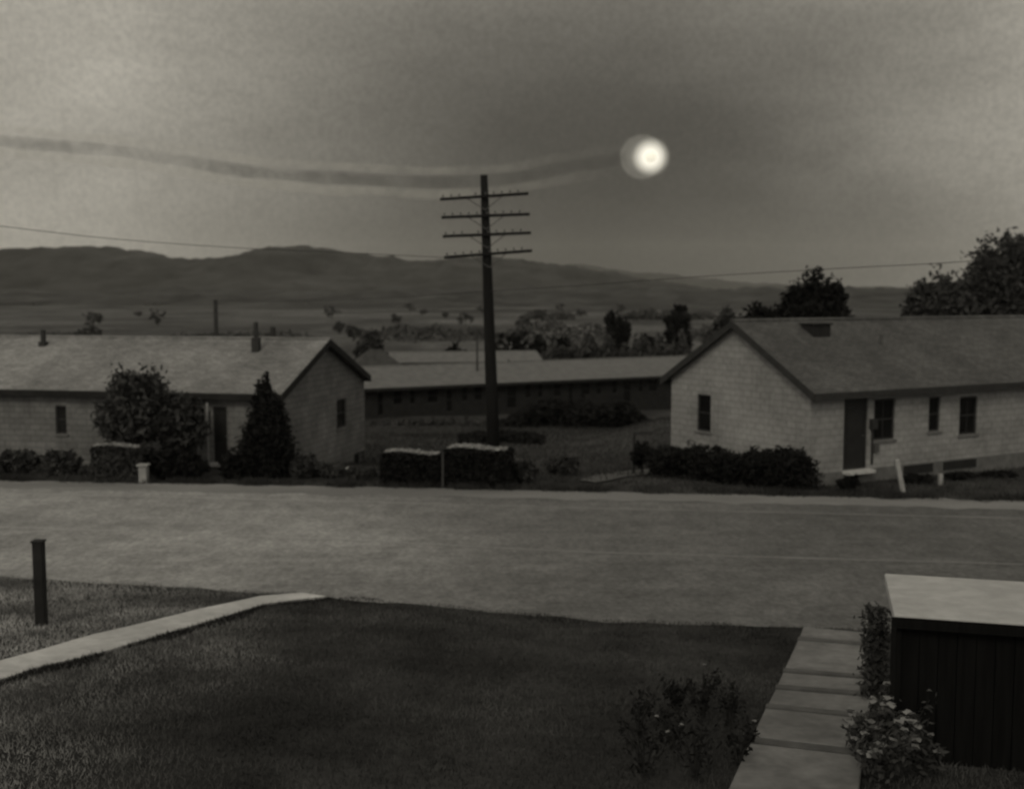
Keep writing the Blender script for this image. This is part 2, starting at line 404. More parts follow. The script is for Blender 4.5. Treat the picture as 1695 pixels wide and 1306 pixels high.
def make_tree(name, base, H, W, label, cat='tree', m='leaf', group=None, n=4000, leaf=.12, trunk_frac=.25, nl=7, shape='round', clump=.17, trunk_r=None):
    t = thing(name, base, 0, label, cat, group)
    tr = trunk_r or max(.05, .028 * H)
    mb = MB(); lean = random.uniform(-.04, .04) * H
    tp = Vector((lean, 0, H * .75))
    mb.tube([(0, 0, -.4), (0, 0, .05 * H), tuple(tp * .5), tuple(tp)], [tr * 1.3, tr, tr * .7, tr * .25], 8)
    lobes = []
    zc = H * (trunk_frac + (1 - trunk_frac) * .5); rz = H * (1 - trunk_frac) * .5
    if shape == 'round':
        lobes.append((0, 0, zc, W * .39, W * .39, rz * .86))
        for i in range(nl):
            a = 2 * math.pi * i / nl + random.uniform(-.4, .4); e = random.uniform(-.65, .85)
            ca = math.sqrt(1 - e * e)
            s = random.uniform(.17, .27)
            lobes.append((math.cos(a) * ca * W * .30, math.sin(a) * ca * W * .30, zc + e * rz * .72, W * s, W * s, rz * s * 2 * .8))
    elif shape == 'cone':
        for i in range(nl):
            k = i / (nl - 1); w = W * .5 * (1 - k) ** .75 + .04 * W
            if k < .12: w *= .85
            lobes.append((random.uniform(-.06, .06) * W, random.uniform(-.06, .06) * W, H * (.10 + .86 * k), w, w, H * .13))
    elif shape == 'low':
        for i in range(nl):
            a = 2 * math.pi * i / nl; q = random.uniform(.1, .33)
            lobes.append((math.cos(a) * q * W, math.sin(a) * q * W * .7, H * random.uniform(.38, .6), W * random.uniform(.18, .28), W * .22, H * random.uniform(.32, .45)))
    for l in lobes[1:5]:
        mb.tube([tuple(tp * .45), ((l[0]) * .6, l[1] * .6, (l[2] + tp.z * .45) * .5 + .05 * H), (l[0], l[1], l[2])], [tr * .5, tr * .3, tr * .12], 6)
    mb.build('trunk' if cat == 'tree' else 'stem', M['bark'], t)
    quads('crown' if cat == 'tree' else 'foliage', crown_points(lobes, n, clump), leaf, M[m], t)
    return t
def tree_px(name, px, ytop, wpx, D, label, ybase=None, **kw):
    top = at(px, ytop, D); z0 = terr(top.x, D) if ybase is None else at(px, ybase, D).z
    return make_tree(name, (top.x, D, z0), top.z - z0, wpx * D / F, label, **kw)

# ------------------------------------------------------------------ houses
def wall_mesh(mb, o, d, nrm, L, z0, z1, openings, th=.2):
    """wall in local coords: starts at o (x,y), runs along unit d, outward normal nrm; openings (s0,s1,za,zb)"""
    d = Vector((d[0], d[1], 0)); nrm = Vector((nrm[0], nrm[1], 0)); o = Vector((o[0], o[1], 0))
    S = sorted({0, L, *[a for q in openings for a in q[:2]]}); Z = sorted({z0, z1, *[a for q in openings for a in q[2:4]]})
    def isopen(s, z): return any(a < s < b and c < z < e for a, b, c, e in openings)
    P = lambda s, z, k: tuple(o + d * s - nrm * (th * k) + Vector((0, 0, z)))
    for i in range(len(S) - 1):
        for j in range(len(Z) - 1):
            if isopen((S[i] + S[i + 1]) / 2, (Z[j] + Z[j + 1]) / 2): continue
            for k in (0, 1):
                n = len(mb.v); mb.v += [P(S[i], Z[j], k), P(S[i + 1], Z[j], k), P(S[i + 1], Z[j + 1], k), P(S[i], Z[j + 1], k)]; mb.f.append((n, n + 1, n + 2, n + 3))
    for a, b, c, e in openings:
        for q in (((a, c), (b, c)), ((b, c), (b, e)), ((b, e), (a, e)), ((a, e), (a, c))):
            n = len(mb.v); mb.v += [P(*q[0], 0), P(*q[1], 0), P(*q[1], 1), P(*q[0], 1)]; mb.f.append((n, n + 1, n + 2, n + 3))
def fit(parent, o, d, nrm, op, kind='window', rails=(1, 0), label=None, frame='trim', sill=True):
    a, b, c, e = op
    d = Vector((d[0], d[1], 0)); nrm = Vector((nrm[0], nrm[1], 0)); o = Vector((o[0], o[1], 0))
    rot = Matrix((( d.x, -nrm.x, 0), (d.y, -nrm.y, 0), (0, 0, 1))).to_4x4()
    mtx = Matrix.Translation(o + d * a + Vector((0, 0, c))) @ rot     # local x along wall, y inward, z up
    w, h = b - a, e - c
    mb = MB(); fw = .055
    mb.box(0, fw, .05, .12, 0, h); mb.box(w - fw, w, .05, .12, 0, h); mb.box(fw, w - fw, .05, .12, 0, fw); mb.box(fw, w - fw, .05, .12, h - fw, h)
    if kind == 'window':
        for i in range(rails[0]):
            z = h * (i + 1) / (rails[0] + 1); mb.box(fw, w - fw, .06, .11, z - .02, z + .02)
        for i in range(rails[1]):
            x = w * (i + 1) / (rails[1] + 1); mb.box(x - .012, x + .012, .065, .105, fw, h - fw)
        r = mb.build('window', M[frame], parent)
        r.matrix_local = mtx
        MB().box(fw, w - fw, .082, .09, fw, h - fw).build('pane', M['pane'], r)
        if sill: MB().box(-.06, w + .06, -.06, .045, -.07, -.005).build('sill', M['found'], r)
    else:
        mb2 = MB(); mb2.box(fw, w - fw, .07, .11, .0, h - fw)
        for (x0, x1, z0, z1) in ((.2, .8, .08, .36), (.2, .8, .44, .88)):
            mb2.box(w * x0, w * x1, .055, .07, h * z0, h * z1)
        r = mb2.build('door', M['door'], parent, bevel=.006); r.matrix_local = mtx
        mb.build('door_frame', M['trim'], r)
        hb = MB(); hb.tube([(w * .86, .07, h * .47), (w * .86, .02, h * .47)], .025, 10); hb.build('handle', M['metal'], r)
        MB().box(-.05, w + .05, -.32, .04, -.10, -.004).build('doorstep', M['concrete'], r)
    if label: r['label'] = label
    return r
def gable_roof(parent, x0, x1, W, ze, zr, ov, th, m, fascia='trim', name='roof'):
    mid_ = W / 2; sl = (zr - ze) / mid_
    mb = MB()
    za = ze - sl * ov
    for (ya, yb) in ((-ov, mid_), (W + ov, mid_)):
        ns = 10
        for i in range(ns):
            xa = x0 + (x1 - x0) * i / ns; xb = x0 + (x1 - x0) * (i + 1) / ns
        mb.prism([(x0, ya, za + .03), (x0, yb, zr + .03), (x0, yb, zr + .03 + th), (x0, ya, za + .03 + th)], (x1 - x0, 0, 0))
    r = mb.build(name, M[m], parent)
    MB().tube([(x0 - .02, mid_, zr + th + .035), (x1 + .02, mid_, zr + th + .035)], .07, 8).build('ridge_cap', M[m], r)
    fb = MB()
    for xx in (x0 - .035, x1 + .003):
        for (ya, yb) in ((-ov - .02, mid_), (W + ov + .02, mid_)):
            fb.prism([(xx, ya, za - .12), (xx, yb, zr - .10), (xx, yb, zr + th + .045), (xx, ya, za + th + .045)], (.032, 0, 0))
    for (ya) in (-ov - .05, W + ov + .015):
        fb.box(x0 + .01, x1 - .01, ya, ya + .035, za - .10, za + th + .02)
    fb.build('fascia', M[fascia], r)
    return r
def gable_tri(mb, x, W, ze, zr, th=.2):
    mb.prism([(x, 0, ze), (x, W, ze), (x, W / 2, zr)], (th, 0, 0))

# ---- right house: corner nearest the camera is the origin, long wall runs away to the right
rot = R(30); RO = Vector((8.9, 34.0, 0)); A = Vector((math.cos(rot), math.sin(rot))); B = Vector((-math.sin(rot), math.cos(rot)))
def sol(px, O, D):     # distance along direction D from O at which column px is reached
    k = (px - CX) / F
    return (k * O.y - O.x) / (D.x - k * D.y)
def zz(py, Y): return at(CX, py, Y).z
house = thing('brick_house', (RO.x, RO.y, 0), rot, 'long pale block house behind the row of dark round shrubs', 'house')
Wd = 6.7; Ln = 19.0; ze = 2.80; zr = 4.68
front = []
for (p0, p1, y0, y1) in ((1400, 1440, 777, 660), (1450, 1485, 728, 660), (1541, 1560, 714, 657), (1592, 1622, 719, 656)):
    s0, s1 = sol(p0, RO, A), sol(p1, RO, A); Y = RO.y + A.y * (s0 + s1) / 2
    front.append((s0, s1, zz(y0, Y), zz(y1, Y)))
front.append((11.6, 12.6, .95, 2.25)); front.append((15, 16.4, .95, 2.25))
gab = []
s1, s0 = sol(1155, RO, B), sol(1178, RO, B); Yg = RO.y + B.y * (s0 + s1) / 2
gab.append((s0, s1, zz(714, Yg), zz(653, Yg)))
mb = MB()
wall_mesh(mb, (0, 0), (1, 0), (0, -1), Ln, .28, ze, front)
wall_mesh(mb, (0, 0), (0, 1), (-1, 0), Wd, .28, ze, gab)
wall_mesh(mb, (0, Wd), (1, 0), (0, 1), Ln, .28, ze, [])
wall_mesh(mb, (Ln, 0), (0, 1), (1, 0), Wd, .28, ze, [])
gable_tri(mb, 0, Wd, ze, zr); gable_tri(mb, Ln - .2, Wd, ze, zr)
mb.build('wall', M['wall_pale'], house)
MB().box(-.04, Ln + .04, -.04, Wd + .04, -.9, .28).build('foundation', M['found'], house)
for i, op in enumerate(front):
    fit(house, (0, 0), (1, 0), (0, -1), op, 'door' if i == 0 else 'window', (1, 1 if i in (1, 3) else 0))
fit(house, (0, 0), (0, 1), (-1, 0), gab[0], 'window', (1, 0))
rf = gable_roof(house, -.22, Ln + .22, Wd, ze, zr, .32, .09, 'roof')
s = sol(1345, RO + Vector((B.x * Wd * .42, B.y * Wd * .42, 0)), A)
ch = MB(); ch.box(s - .38, s + .38, Wd * .40 - .28, Wd * .40 + .28, 3.9, 4.66); ch.box(s - .44, s + .44, Wd * .40 - .34, Wd * .40 + .34, 4.663, 4.72)
ch.build('roof_stub', M['far_wall'], rf, bevel=.01)  # squat dark block with a flat cap, near the ridge
sv = sol(1458, RO + Vector((B.x * 1.9, B.y * 1.9, 0)), A)
MB().tube([(sv, 1.9, 3.6), (sv, 1.9, 4.32)], .06, 8).build('vent_pipe', M['metal'], rf)
def s_at(px): return sol(px, RO, A)
mb = MB(); q = s_at(1447); mb.box(q - .13, q + .13, -.12, -.001, 1.50, 1.82); mb.box(q - .03, q + .03, -.06, -.002, .4, 1.49)
mb.build('meter_box', M['trim'], house, bevel=.01)
q = s_at(1453); MB().box(q - .09, q + .09, -.10, -.001, .78, 1.02).build('tap_box', M['metal'], house, bevel=.01)
hat = MB()
for (pa, pb) in ((1500, 1548), (1566, 1620)):
    a_, b_ = s_at(pa), s_at(pb)
    hat.box(a_, b_, -.075, -.043, -.02, .25)
hat.build('crawl_space_hatch', M['door'], house)

# ---- left house
rl = R(-12); Cl = Vector((-7.65, 37.5, 0)); Al = Vector((math.cos(rl), math.sin(rl))); Bl = Vector((-math.sin(rl), math.cos(rl)))
W2 = 8.1; L2 = 24.0; ze2 = 2.42; zr2 = 3.92
O2 = Cl - Vector((Al.x * L2, Al.y * L2, 0))
lh = thing('brick_house', (O2.x, O2.y, 0), rl, 'long grey low house across the road on the left with trees against its front', 'house')
fr2 = []
for (p0, p1, y0, y1) in ((88, 106, 718, 671), (318, 336, 728, 675), (341, 346, 712, 680), (350, 373, 765, 673)):
    s0, s1 = L2 - sol(p0, Cl, -Al), L2 - sol(p1, Cl, -Al); Y = Cl.y - Al.y * (L2 - s0)
    fr2.append((s0, s1, zz(y0, Y), zz(y1, Y)))
fr2.append((1.5, 2.6, .8, 1.9))
gb2 = []
for (p0, p1, y0, y1) in ((556, 572, 708, 660), (584, 602, 768, 748)):
    s0, s1 = sol(p0, Cl, Bl), sol(p1, Cl, Bl); Y = Cl.y + Bl.y * (s0 + s1) / 2
    gb2.append((s0, s1, zz(y0, Y), zz(y1, Y)))
mb = MB()
wall_mesh(mb, (0, 0), (1, 0), (0, -1), L2, -2.2, ze2, fr2)
wall_mesh(mb, (L2, 0), (0, 1), (1, 0), W2, -2.2, ze2, gb2)
wall_mesh(mb, (0, W2), (1, 0), (0, 1), L2, -2.2, ze2, [])
wall_mesh(mb, (0, 0), (0, 1), (-1, 0), W2, -2.2, ze2, [])
gable_tri(mb, 0, W2, ze2, zr2); gable_tri(mb, L2 - .2, W2, ze2, zr2)
mb.build('wall', M['wall_grey'], lh)
for i, op in enumerate(fr2):
    fit(lh, (0, 0), (1, 0), (0, -1), op, 'door' if i == 3 else 'window', (1, 0), frame='trim')
for i, op in enumerate(gb2): fit(lh, (L2, 0), (0, 1), (1, 0), op, 'window', (1 if i == 0 else 0, 0), sill=(i == 0))
rf2 = gable_roof(lh, -.3, L2 + .25, W2, ze2, zr2, .32, .09, 'roof_left', 'far_wall')
def roof_pipe(px, y0, y1, yd, rad, nm, hood=False):
    O = Cl + Vector((Bl.x * yd, Bl.y * yd, 0)); s = L2 - sol(px, O, -Al); Y = O.y - Al.y * (L2 - s)
    za, zb = zz(y0, Y), zz(y1, Y)
    b_ = MB().tube([(s, yd, za), (s, yd, zb)], rad, 10)
    if hood: b_.box(s - .13, s + .13, yd - .13, yd + .13, za - .3, za + .28)
    b_.build(nm, M['trim'], rf2)
roof_pipe(424, 572, 533, 3.0, .085, 'flue_pipe', True)
roof_pipe(452, 570, 541, 4.3, .10, 'flue_pipe')
roof_pipe(72, 578, 546, 3.3, .10, 'flue_pipe', True)
roof_pipe(329, 612, 603, 1.9, .10, 'vent_pipe')
mb = MB(); q = L2 - sol(343, Cl, -Al); mb.box(q + .14, q + .19, -.45, -.40, -.5, 2.1); mb.box(q - .22, q - .17, -.45, -.40, -.5, 2.1)
mb.build('porch_post', M['trim_pale'], lh)

# ---- long low building down the slope
rb = R(30); OB = at(604, 642, 85); zb = -3.6
fb = thing('row_building', (OB.x, 85, 0), rb, 'long low building with pale roof and dark front, between the two houses', 'building')
ab = Vector((math.cos(rb), math.sin(rb)))
OBv = Vector((OB.x, 85, 0))
ops = []
x = 1.0
for i in range(19):
    w = (0.55, .8, .5, .95, .6)[i % 5]; h0 = -2.6 if i % 4 else -3.35
    ops.append((x, x + w, h0, -1.45)); x += w + (.75, .55, 1.0, .65)[i % 4]
LB = 36.0
mb = MB(); wall_mesh(mb, (0, 0), (1, 0), (0, -1), LB, -6.5, -1.2, ops)
wall_mesh(mb, (0, 7), (1, 0), (0, 1), LB, -6.5, -1.2, []); wall_mesh(mb, (0, 0), (0, 1), (-1, 0), 7, -6.5, -1.2, []); wall_mesh(mb, (LB, 0), (0, 1), (1, 0), 7, -6.5, -1.2, [])
gable_tri(mb, 0, 7, -1.2, -.05); gable_tri(mb, LB - .2, 7, -1.2, -.05)
mb.build('wall', M['far_wall'], fb)
for op in ops: fit(fb, (0, 0), (1, 0), (0, -1), op, 'window', (1, 0), sill=False)
gable_roof(fb, -.4, LB + .4, 7, -1.2, -.02, .5, .12, 'roof_far', 'far_wall')
# second roof behind
OC = at(650, 601, 118)
fb2 = thing('row_building', (OC.x, 118, 0), R(12), 'farther low building with a thin pale roof just above the long row building', 'building')
mb = MB(); mb.box(0, 15.5, 0, 6, -7.5, OC.z); gable_tri(mb, 0, 6, OC.z, OC.z + .75); gable_tri(mb, 15.3, 6, OC.z, OC.z + .75); mb.build('wall', M['far_wall'], fb2)
gable_roof(fb2, -.4, 15.9, 6, OC.z, OC.z + .8, .4, .12, 'roof_far', 'far_wall')
# dark hipped house
OD = at(622, 610, 104)
dh = thing('hip_house', (OD.x, 104, 0), R(15), 'small house with a dark hipped roof left of the pole beyond the grey house gable', 'house')
mb = MB(); mb.box(-2.1, 2.1, -2, 2, -7, OD.z); mb.build('wall', M['far_wall'], dh)
zt = OD.z + 1.75
mb = MB(); mb.v = [(-2.6, -2.5, OD.z), (2.6, -2.5, OD.z), (2.6, 2.5, OD.z), (-2.6, 2.5, OD.z), (-.5, 0, zt), (.5, 0, zt)]
mb.f = [(0, 1, 5, 4), (1, 2, 5), (2, 3, 4, 5), (3, 0, 4), (3, 2, 1, 0)]; mb.build('roof', M['roof_dark'], dh)

# ------------------------------------------------------------------ pole
pb = at(819, 760, 36.6); pb.z = terr(pb.x, 36.6) - .3
ptop = at(801, 290, 36.6)
pole = thing('utility_pole', (pb.x, pb.y, pb.z), 0, 'tall black leaning utility pole with four crossarms between the two houses', 'utility pole')
d = ptop - pb; tilt = math.atan2(-d.x, d.z)
hp = d.length
pole.rotation_euler = (0, -tilt, 0)
MB().tube([(0, 0, 0), (0, 0, hp * .35), (0, 0, hp * .7), (0, 0, hp)], [.215, .19, .155, .115], 14).build('post', M['pole'], pole, smooth=True)
arms_y = (326, 358, 389, 421)
insul_pts = []
arm0 = None
for k, ay in enumerate(arms_y):
    za = at(803, ay, 36.6).z - pb.z
    am = MB(); am.box(-1.40, 1.38, -.225, -.14, -.045, .045)
    a_ = am.build('crossarm', M['pole'], pole, bevel=.01); a_.location = (.02 * k, 0, za); a_.rotation_euler = (0, R((1.8, .2, .4, 2.4)[k]) * -1, 0)
    br = MB().tube([(-.55, -.14, -.03), (0, -.17, -.42)], .016, 6).tube([(.55, -.14, -.03), (0, -.17, -.42)], .016, 6)
    br.build('brace', M['metal'], a_)
    for i in range(10):
        xx = -1.3 + i * .256 + (.06 if i > 4 else -.0)
        if k in (0, 2) and i in (3,): continue
        pm = MB().tube([(xx, -.18, .046), (xx, -.18, .075), (xx, -.18, .085), (xx, -.18, .125), (xx, -.18, .14)], [.012, .012, .032, .027, .010], 8)
        pm.build('insulator', M['insul'], a_)
    insul_pts.append((a_, za))

# wires
def wire(pts, label, group, name='overhead_wire', r=.009, grp_cat='wire'):
    def cr(P, t):
        n = len(P) - 1; k = min(int(t * n), n - 1); u = t * n - k
        p0, p1, p2, p3 = P[max(k - 1, 0)], P[k], P[k + 1], P[min(k + 2, n)]
        return .5 * ((2 * p1) + (p2 - p0) * u + (2 * p0 - 5 * p1 + 4 * p2 - p3) * u * u + (3 * p1 - p0 - 3 * p2 + p3) * u ** 3)
    P = [cr(pts, i / 60) for i in range(61)]
    o = MB().tube(P, r, 6).build(name, M['wire'], None, smooth=True); return tag(o, label, 'wire', group)
wire([at(-700, 300, 26), at(-60, 368, 29), at(180, 395, 31), at(400, 411, 33), at(560, 418, 34.5), at(745, 427, 36.4)],
     'wire running from the lowest crossarm out over the hill on the left', 'wires on the pole')
wire([at(358, 498, 74), at(480, 499, 60), at(640, 493, 46), at(812, 482, 36.4)], 'wire from the far left pole to the middle of the black utility pole', 'wires on the pole', r=.014)
wire([at(812, 482, 36.4), at(1000, 470, 33.5), at(1160, 458, 31.5), at(1400, 444, 29), at(1600, 433, 27), at(1900, 408, 24), at(2500, 340, 20)],
     'wire running right from the middle of the black pole above the pale house', 'wires on the pole', r=.009)
def pole_px(px, y0, y1, D, r, label, arm=False):
    a_ = at(px, y0, D); z0 = terr(a_.x, D) - .3; h_ = at(px, y1, D).z - z0
    t = thing('utility_pole', (a_.x, D, z0), 0, label, 'utility pole')
    MB().tube([(0, 0, 0), (0, 0, h_)], [r, r * .7], 10).build('post', M['pole_far'], t, smooth=True)
    if arm: MB().box(-.7, .7, -.2, -.12, h_ - .5, h_ - .38).build('crossarm', M['pole_far'], t)
    return t
pole_px(358, 562, 496, 74, .19, 'distant grey pole standing behind the ridge of the left house')
pole_px(790, 615, 545, 92, .10, 'thin distant pole just left of the black utility pole')

# ------------------------------------------------------------------ the orb and the trail it leaves
OD_ = 420.0
oc = at(1073, 260, OD_); orad = 26 / F * OD_
orb = thing('glowing_orb', tuple(oc), 0, 'bright white glowing round orb hanging in the grey sky right of the pole', 'orb')
def emis(name, s):
    m = bpy.data.materials.new(name); m.use_nodes = True; t = m.node_tree; b = t.nodes['Principled BSDF']
    b.inputs['Base Color'].default_value = (.5, .48, .42, 1); b.inputs['Emission Color'].default_value = (1, .95, .80, 1); b.inputs['Emission Strength'].default_value = s
    return m
def vol(name, dens, col, ani=0.0, em=0.0):
    m = bpy.data.materials.new(name); m.use_nodes = True; t = m.node_tree; t.nodes.remove(t.nodes['Principled BSDF'])
    pv = N(t, 'ShaderNodeVolumePrincipled'); pv.inputs['Color'].default_value = (*col, 1); pv.inputs['Density'].default_value = dens; pv.inputs['Anisotropy'].default_value = ani
    pv.inputs['Emission Strength'].default_value = em; pv.inputs['Emission Color'].default_value = (1, .965, .86, 1)
    t.links.new(pv.outputs[0], t.nodes['Material Output'].inputs['Volume']); return m
def sphere(name, m, r, loc, parent, sc=(1, 1, 1), seg=48):
    bm = bmesh.new(); bmesh.ops.create_uvsphere(bm, u_segments=seg, v_segments=seg // 2, radius=r)
    for v_ in bm.verts: v_.co = Vector((v_.co.x * sc[0], v_.co.y * sc[1], v_.co.z * sc[2]))
    me = bpy.data.meshes.new(name); bm.to_mesh(me); bm.free(); me.materials.append(m)
    me.polygons.foreach_set('use_smooth', [True] * len(me.polygons))
    o = bpy.data.objects.new(name, me); COL.objects.link(o); o.parent = parent; o.location = loc; return o
px_m = OD_ / F
def glow_mat(name, r, em, p, rim=0.0):
    m = bpy.data.materials.new(name); m.use_nodes = True; t = m.node_tree; t.nodes.remove(t.nodes['Principled BSDF'])
    e = N(t, 'ShaderNodeEmission'); e.inputs['Color'].default_value = (1, .95, .80, 1)
    c = N(t, 'ShaderNodeTexCoord'); l = N(t, 'ShaderNodeVectorMath', operation='LENGTH'); t.links.new(c.outputs['Object'], l.inputs[0])
    k = math_node(t, 'SUBTRACT', 1.0, math_node(t, 'DIVIDE', l.outputs['Value'], r), clamp=True)
    v_ = math_node(t, 'MULTIPLY', math_node(t, 'POWER', k, p), em)
    if rim:
        nn = noise_node(t, c.outputs['Object'], .35, 3, .6)
        q = map_range(t, l.outputs['Value'], r * .80, r * .93, 0, 1); v_ = math_node(t, 'ADD', v_, math_node(t, 'MULTIPLY', math_node(t, 'MULTIPLY', q, rim), map_range(t, nn.outputs['Fac'], .3, .7, .5, 1.4)))
    t.links.new(v_, e.inputs['Strength']); t.links.new(e.outputs[0], t.nodes['Material Output'].inputs['Volume'])
    return m
sphere('core', emis('orb_light', .46), 10 * px_m, (4 * px_m, 0, 0), orb)
sphere('glow', glow_mat('orb_glow', 33 * px_m, .34, 1.05), 33 * px_m, (4 * px_m, 0, 0), orb)
sphere('halo', glow_mat('orb_halo', 37 * px_m, .020, .5, .014), 37 * px_m, (-10 * px_m, 0, 0), orb)

trail_px = [(-420, 190), (-200, 212), (60, 240), (200, 250), (300, 266), (400, 284), (500, 292), (600, 297), (700, 303), (800, 301), (870, 291), (930, 279), (1000, 268), (1036, 263)]
def trail_vol(name, dens, col, ani, x0, x1, d1):
    m = vol(name, dens, col, ani); t = m.node_tree; pv = t.nodes['Principled Volume']
    c = N(t, 'ShaderNodeTexCoord'); sx = N(t, 'ShaderNodeSeparateXYZ'); t.links.new(c.outputs['Object'], sx.inputs[0])
    fade = map_range(t, sx.outputs['X'], x0, x1, 1.0, d1)
    a_ = noise_node(t, c.outputs['Object'], .16, 4, .65); b_ = noise_node(t, c.outputs['Object'], .035, 2, .5)
    k = math_node(t, 'MULTIPLY', map_range(t, a_.outputs['Fac'], .30, .62, .35, 1.4), map_range(t, b_.outputs['Fac'], .3, .7, .65, 1.35))
    t.links.new(math_node(t, 'MULTIPLY', math_node(t, 'MULTIPLY', k, fade), dens), pv.inputs['Density'])
    return m
def trail_line(off, r0):
    P = []; rr = []
    n = 90
    for i in range(n + 1):
        k = i / n * (len(trail_px) - 1); j = min(int(k), len(trail_px) - 2); u = k - j
        x_ = trail_px[j][0] * (1 - u) + trail_px[j + 1][0] * u; y_ = trail_px[j][1] * (1 - u) + trail_px[j + 1][1] * u
        P.append(at(x_, y_ + off * (1.0 + .25 * mnoise.noise(Vector((x_ * .01, off, 0)))), OD_)); rr.append(r0 * px_m * (1 + .25 * mnoise.noise(Vector((x_ * .012, off, 5)))))
    for _ in range(3): P = [P[0]] + [(P[i - 1] + P[i] * 2 + P[i + 1]) / 4 for i in range(1, n)] + [P[n]]
    return P, rr
P, rr = trail_line(0, 11)
tr = MB().tube(P, rr, 20).build('smoke_trail', trail_vol('trail_smoke', .060, (.10, .10, .095), 0, 0, 44, .55), None, smooth=True)
tag(tr, 'long dark smoke trail with pale edges curving across the sky to the orb', 'smoke trail')
for off, ra in ((-19, 8), (19, 9)):
    P, rr = trail_line(off, ra); MB().tube(P, rr, 20).build('pale_edge', trail_vol('trail_vapour', .06, (1, .985, .93), -.7, -30, 42, .0), tr, smooth=True)

# ------------------------------------------------------------------ trees
G = 'trees in the valley'
tree_px('tree', 1348, 445, 126, 58, 'dark round tree rising behind the roof of the pale house', m='leaf_dark', n=22000, leaf=.11, trunk_frac=.28, nl=12)
tree_px('tree', 1252, 499, 90, 66, 'low dark tree just left of the round tree behind the pale roof', m='leaf_dark', n=12000, leaf=.13, trunk_frac=.2, group='trees behind the pale house')
tree_px('tree', 1200, 510, 62, 70, 'small dark tree at the peak of the pale gable, leftmost behind it', m='leaf', n=7000, leaf=.13, trunk_frac=.2, group='trees behind the pale house')
tree_px('tree', 1552, 444, 130, 78, 'broad tree behind the right roof, left of the tallest one', m='leaf', n=22000, leaf=.15, trunk_frac=.15, nl=13, group='tall trees at the right edge')
tree_px('tree', 1672, 384, 190, 84, 'tallest broad tree at the right edge of the view behind the roof', m='leaf', n=30000, leaf=.16, trunk_frac=.15, nl=14, group='tall trees at the right edge')
tree_px('tree', 1021, 514, 50, 150, 'dark rounded tree in the valley midway between pole and pale gable', m='leaf_dark', n=2500, leaf=.25, trunk_frac=.18, group=G)
tree_px('tree', 1124, 502, 52, 160, 'dark tree in the valley nearest the left slope of the pale gable', m='leaf_dark', n=2500, leaf=.26, trunk_frac=.25, group=G)
tree_px('tree', 612, 544, 56, 112, 'grey rounded tree above the dark hipped roof', m='leaf', n=2400, leaf=.18, trunk_frac=.2, group=G)
for (x_, y_, w_, D_, lb) in ((845, 541, 66, 138, 'dark bushy tree in the valley touching the right side of the black pole'),
                        (892, 548, 40, 140, 'second dark valley tree right of the black pole'),
                        (935, 553, 46, 141, 'third low valley tree right of the black pole'),
                        (975, 557, 40, 143, 'low valley bush beside the dark rounded tree'),
                        (757, 569, 38, 128, 'small low bush left of the black pole above the thin pale roof'),
                        (1068, 548, 44, 150, 'low valley bush between the two dark trees left of the pale gable')):
    tree_px('tree', x_, y_, w_, D_, lb, m='leaf_dark', n=1500, leaf=.22, trunk_frac=.1, nl=6, group=G)
# scattered field trees, each its own
for k in range(26):
    D_ = random.uniform(240, 900); x_ = random.uniform(480, 1180) if k > 3 else random.uniform(100, 290); g_ = at(x_, 520, D_); H_ = random.uniform(3.5, 7.5) * (D_ / 500) ** .3
    make_tree('tree', (g_.x, D_, terr(g_.x, D_)), H_, H_ * random.uniform(.9, 1.6), 'small distant tree standing alone in the valley fields', m='leaf', n=260, leaf=.45, trunk_frac=.1, nl=5, group='distant trees in the valley fields')
# hedgerow far off
def mass(name, pxs, ys_, D, h, m, n, leaf, label):
    P = []
    for _ in range(n):
        x_ = random.uniform(*pxs); y_ = ys_[0] + (ys_[1] - ys_[0]) * (x_ - pxs[0]) / (pxs[1] - pxs[0])
        D2 = D + random.gauss(0, 1.6); b_ = at(x_, y_, D2); z0 = terr(b_.x, D2)
        e_ = (x_ - pxs[0]) / (pxs[1] - pxs[0]); top = (b_.z - z0) * min(1, 5 * e_, 5 * (1 - e_)) * (0.75 + .45 * mnoise.noise(Vector((b_.x * .35, D2 * .1, 2))) + .30 * mnoise.noise(Vector((b_.x * 1.1, D2 * .1, 6))))
        P.append((b_.x, D2, z0 + max(.1, top) * random.random() ** .6))
    o = quads(name, np.array(P), leaf, M[m]); return tag(o, label, 'hedge', None, 'stuff')
mass('hedgerow', (826, 1200), (562, 546), 136, 0, 'leaf', 9000, .24, 'tangled dark hedgerow across the valley right of the pole')
mass('hedgerow', (650, 1010), (601, 597), 110, 0, 'leaf_dark', 5000, .2, 'dark hedgerow along the back of the long row building')
mass('scrub', (820, 1085), (672, 645), 76, 0, 'leaf_dark', 8000, .13, 'dark scrub on the slope in front of the row building')
mass('scrub', (606, 835), (692, 690), 78, 0, 'leaf', 2500, .12, 'sparse weeds along the foot of the row building')
mass('scrub', (760, 900), (714, 712), 60, 0, 'leaf_dark', 3000, .12, 'dark weeds around the foot of the black pole')

def shrub_px(px, ytop, wpx, D, label, name='shrub', group=None, m='leaf_dark', n=3500, leaf=.06, shape='low', ybase=None, nl=7, cat='shrub', clump=.2, **kw):
    return tree_px(name, px, ytop, wpx, D, label, cat=cat, m=m, n=n, leaf=leaf, shape=shape, nl=nl, group=group, clump=clump, **kw)
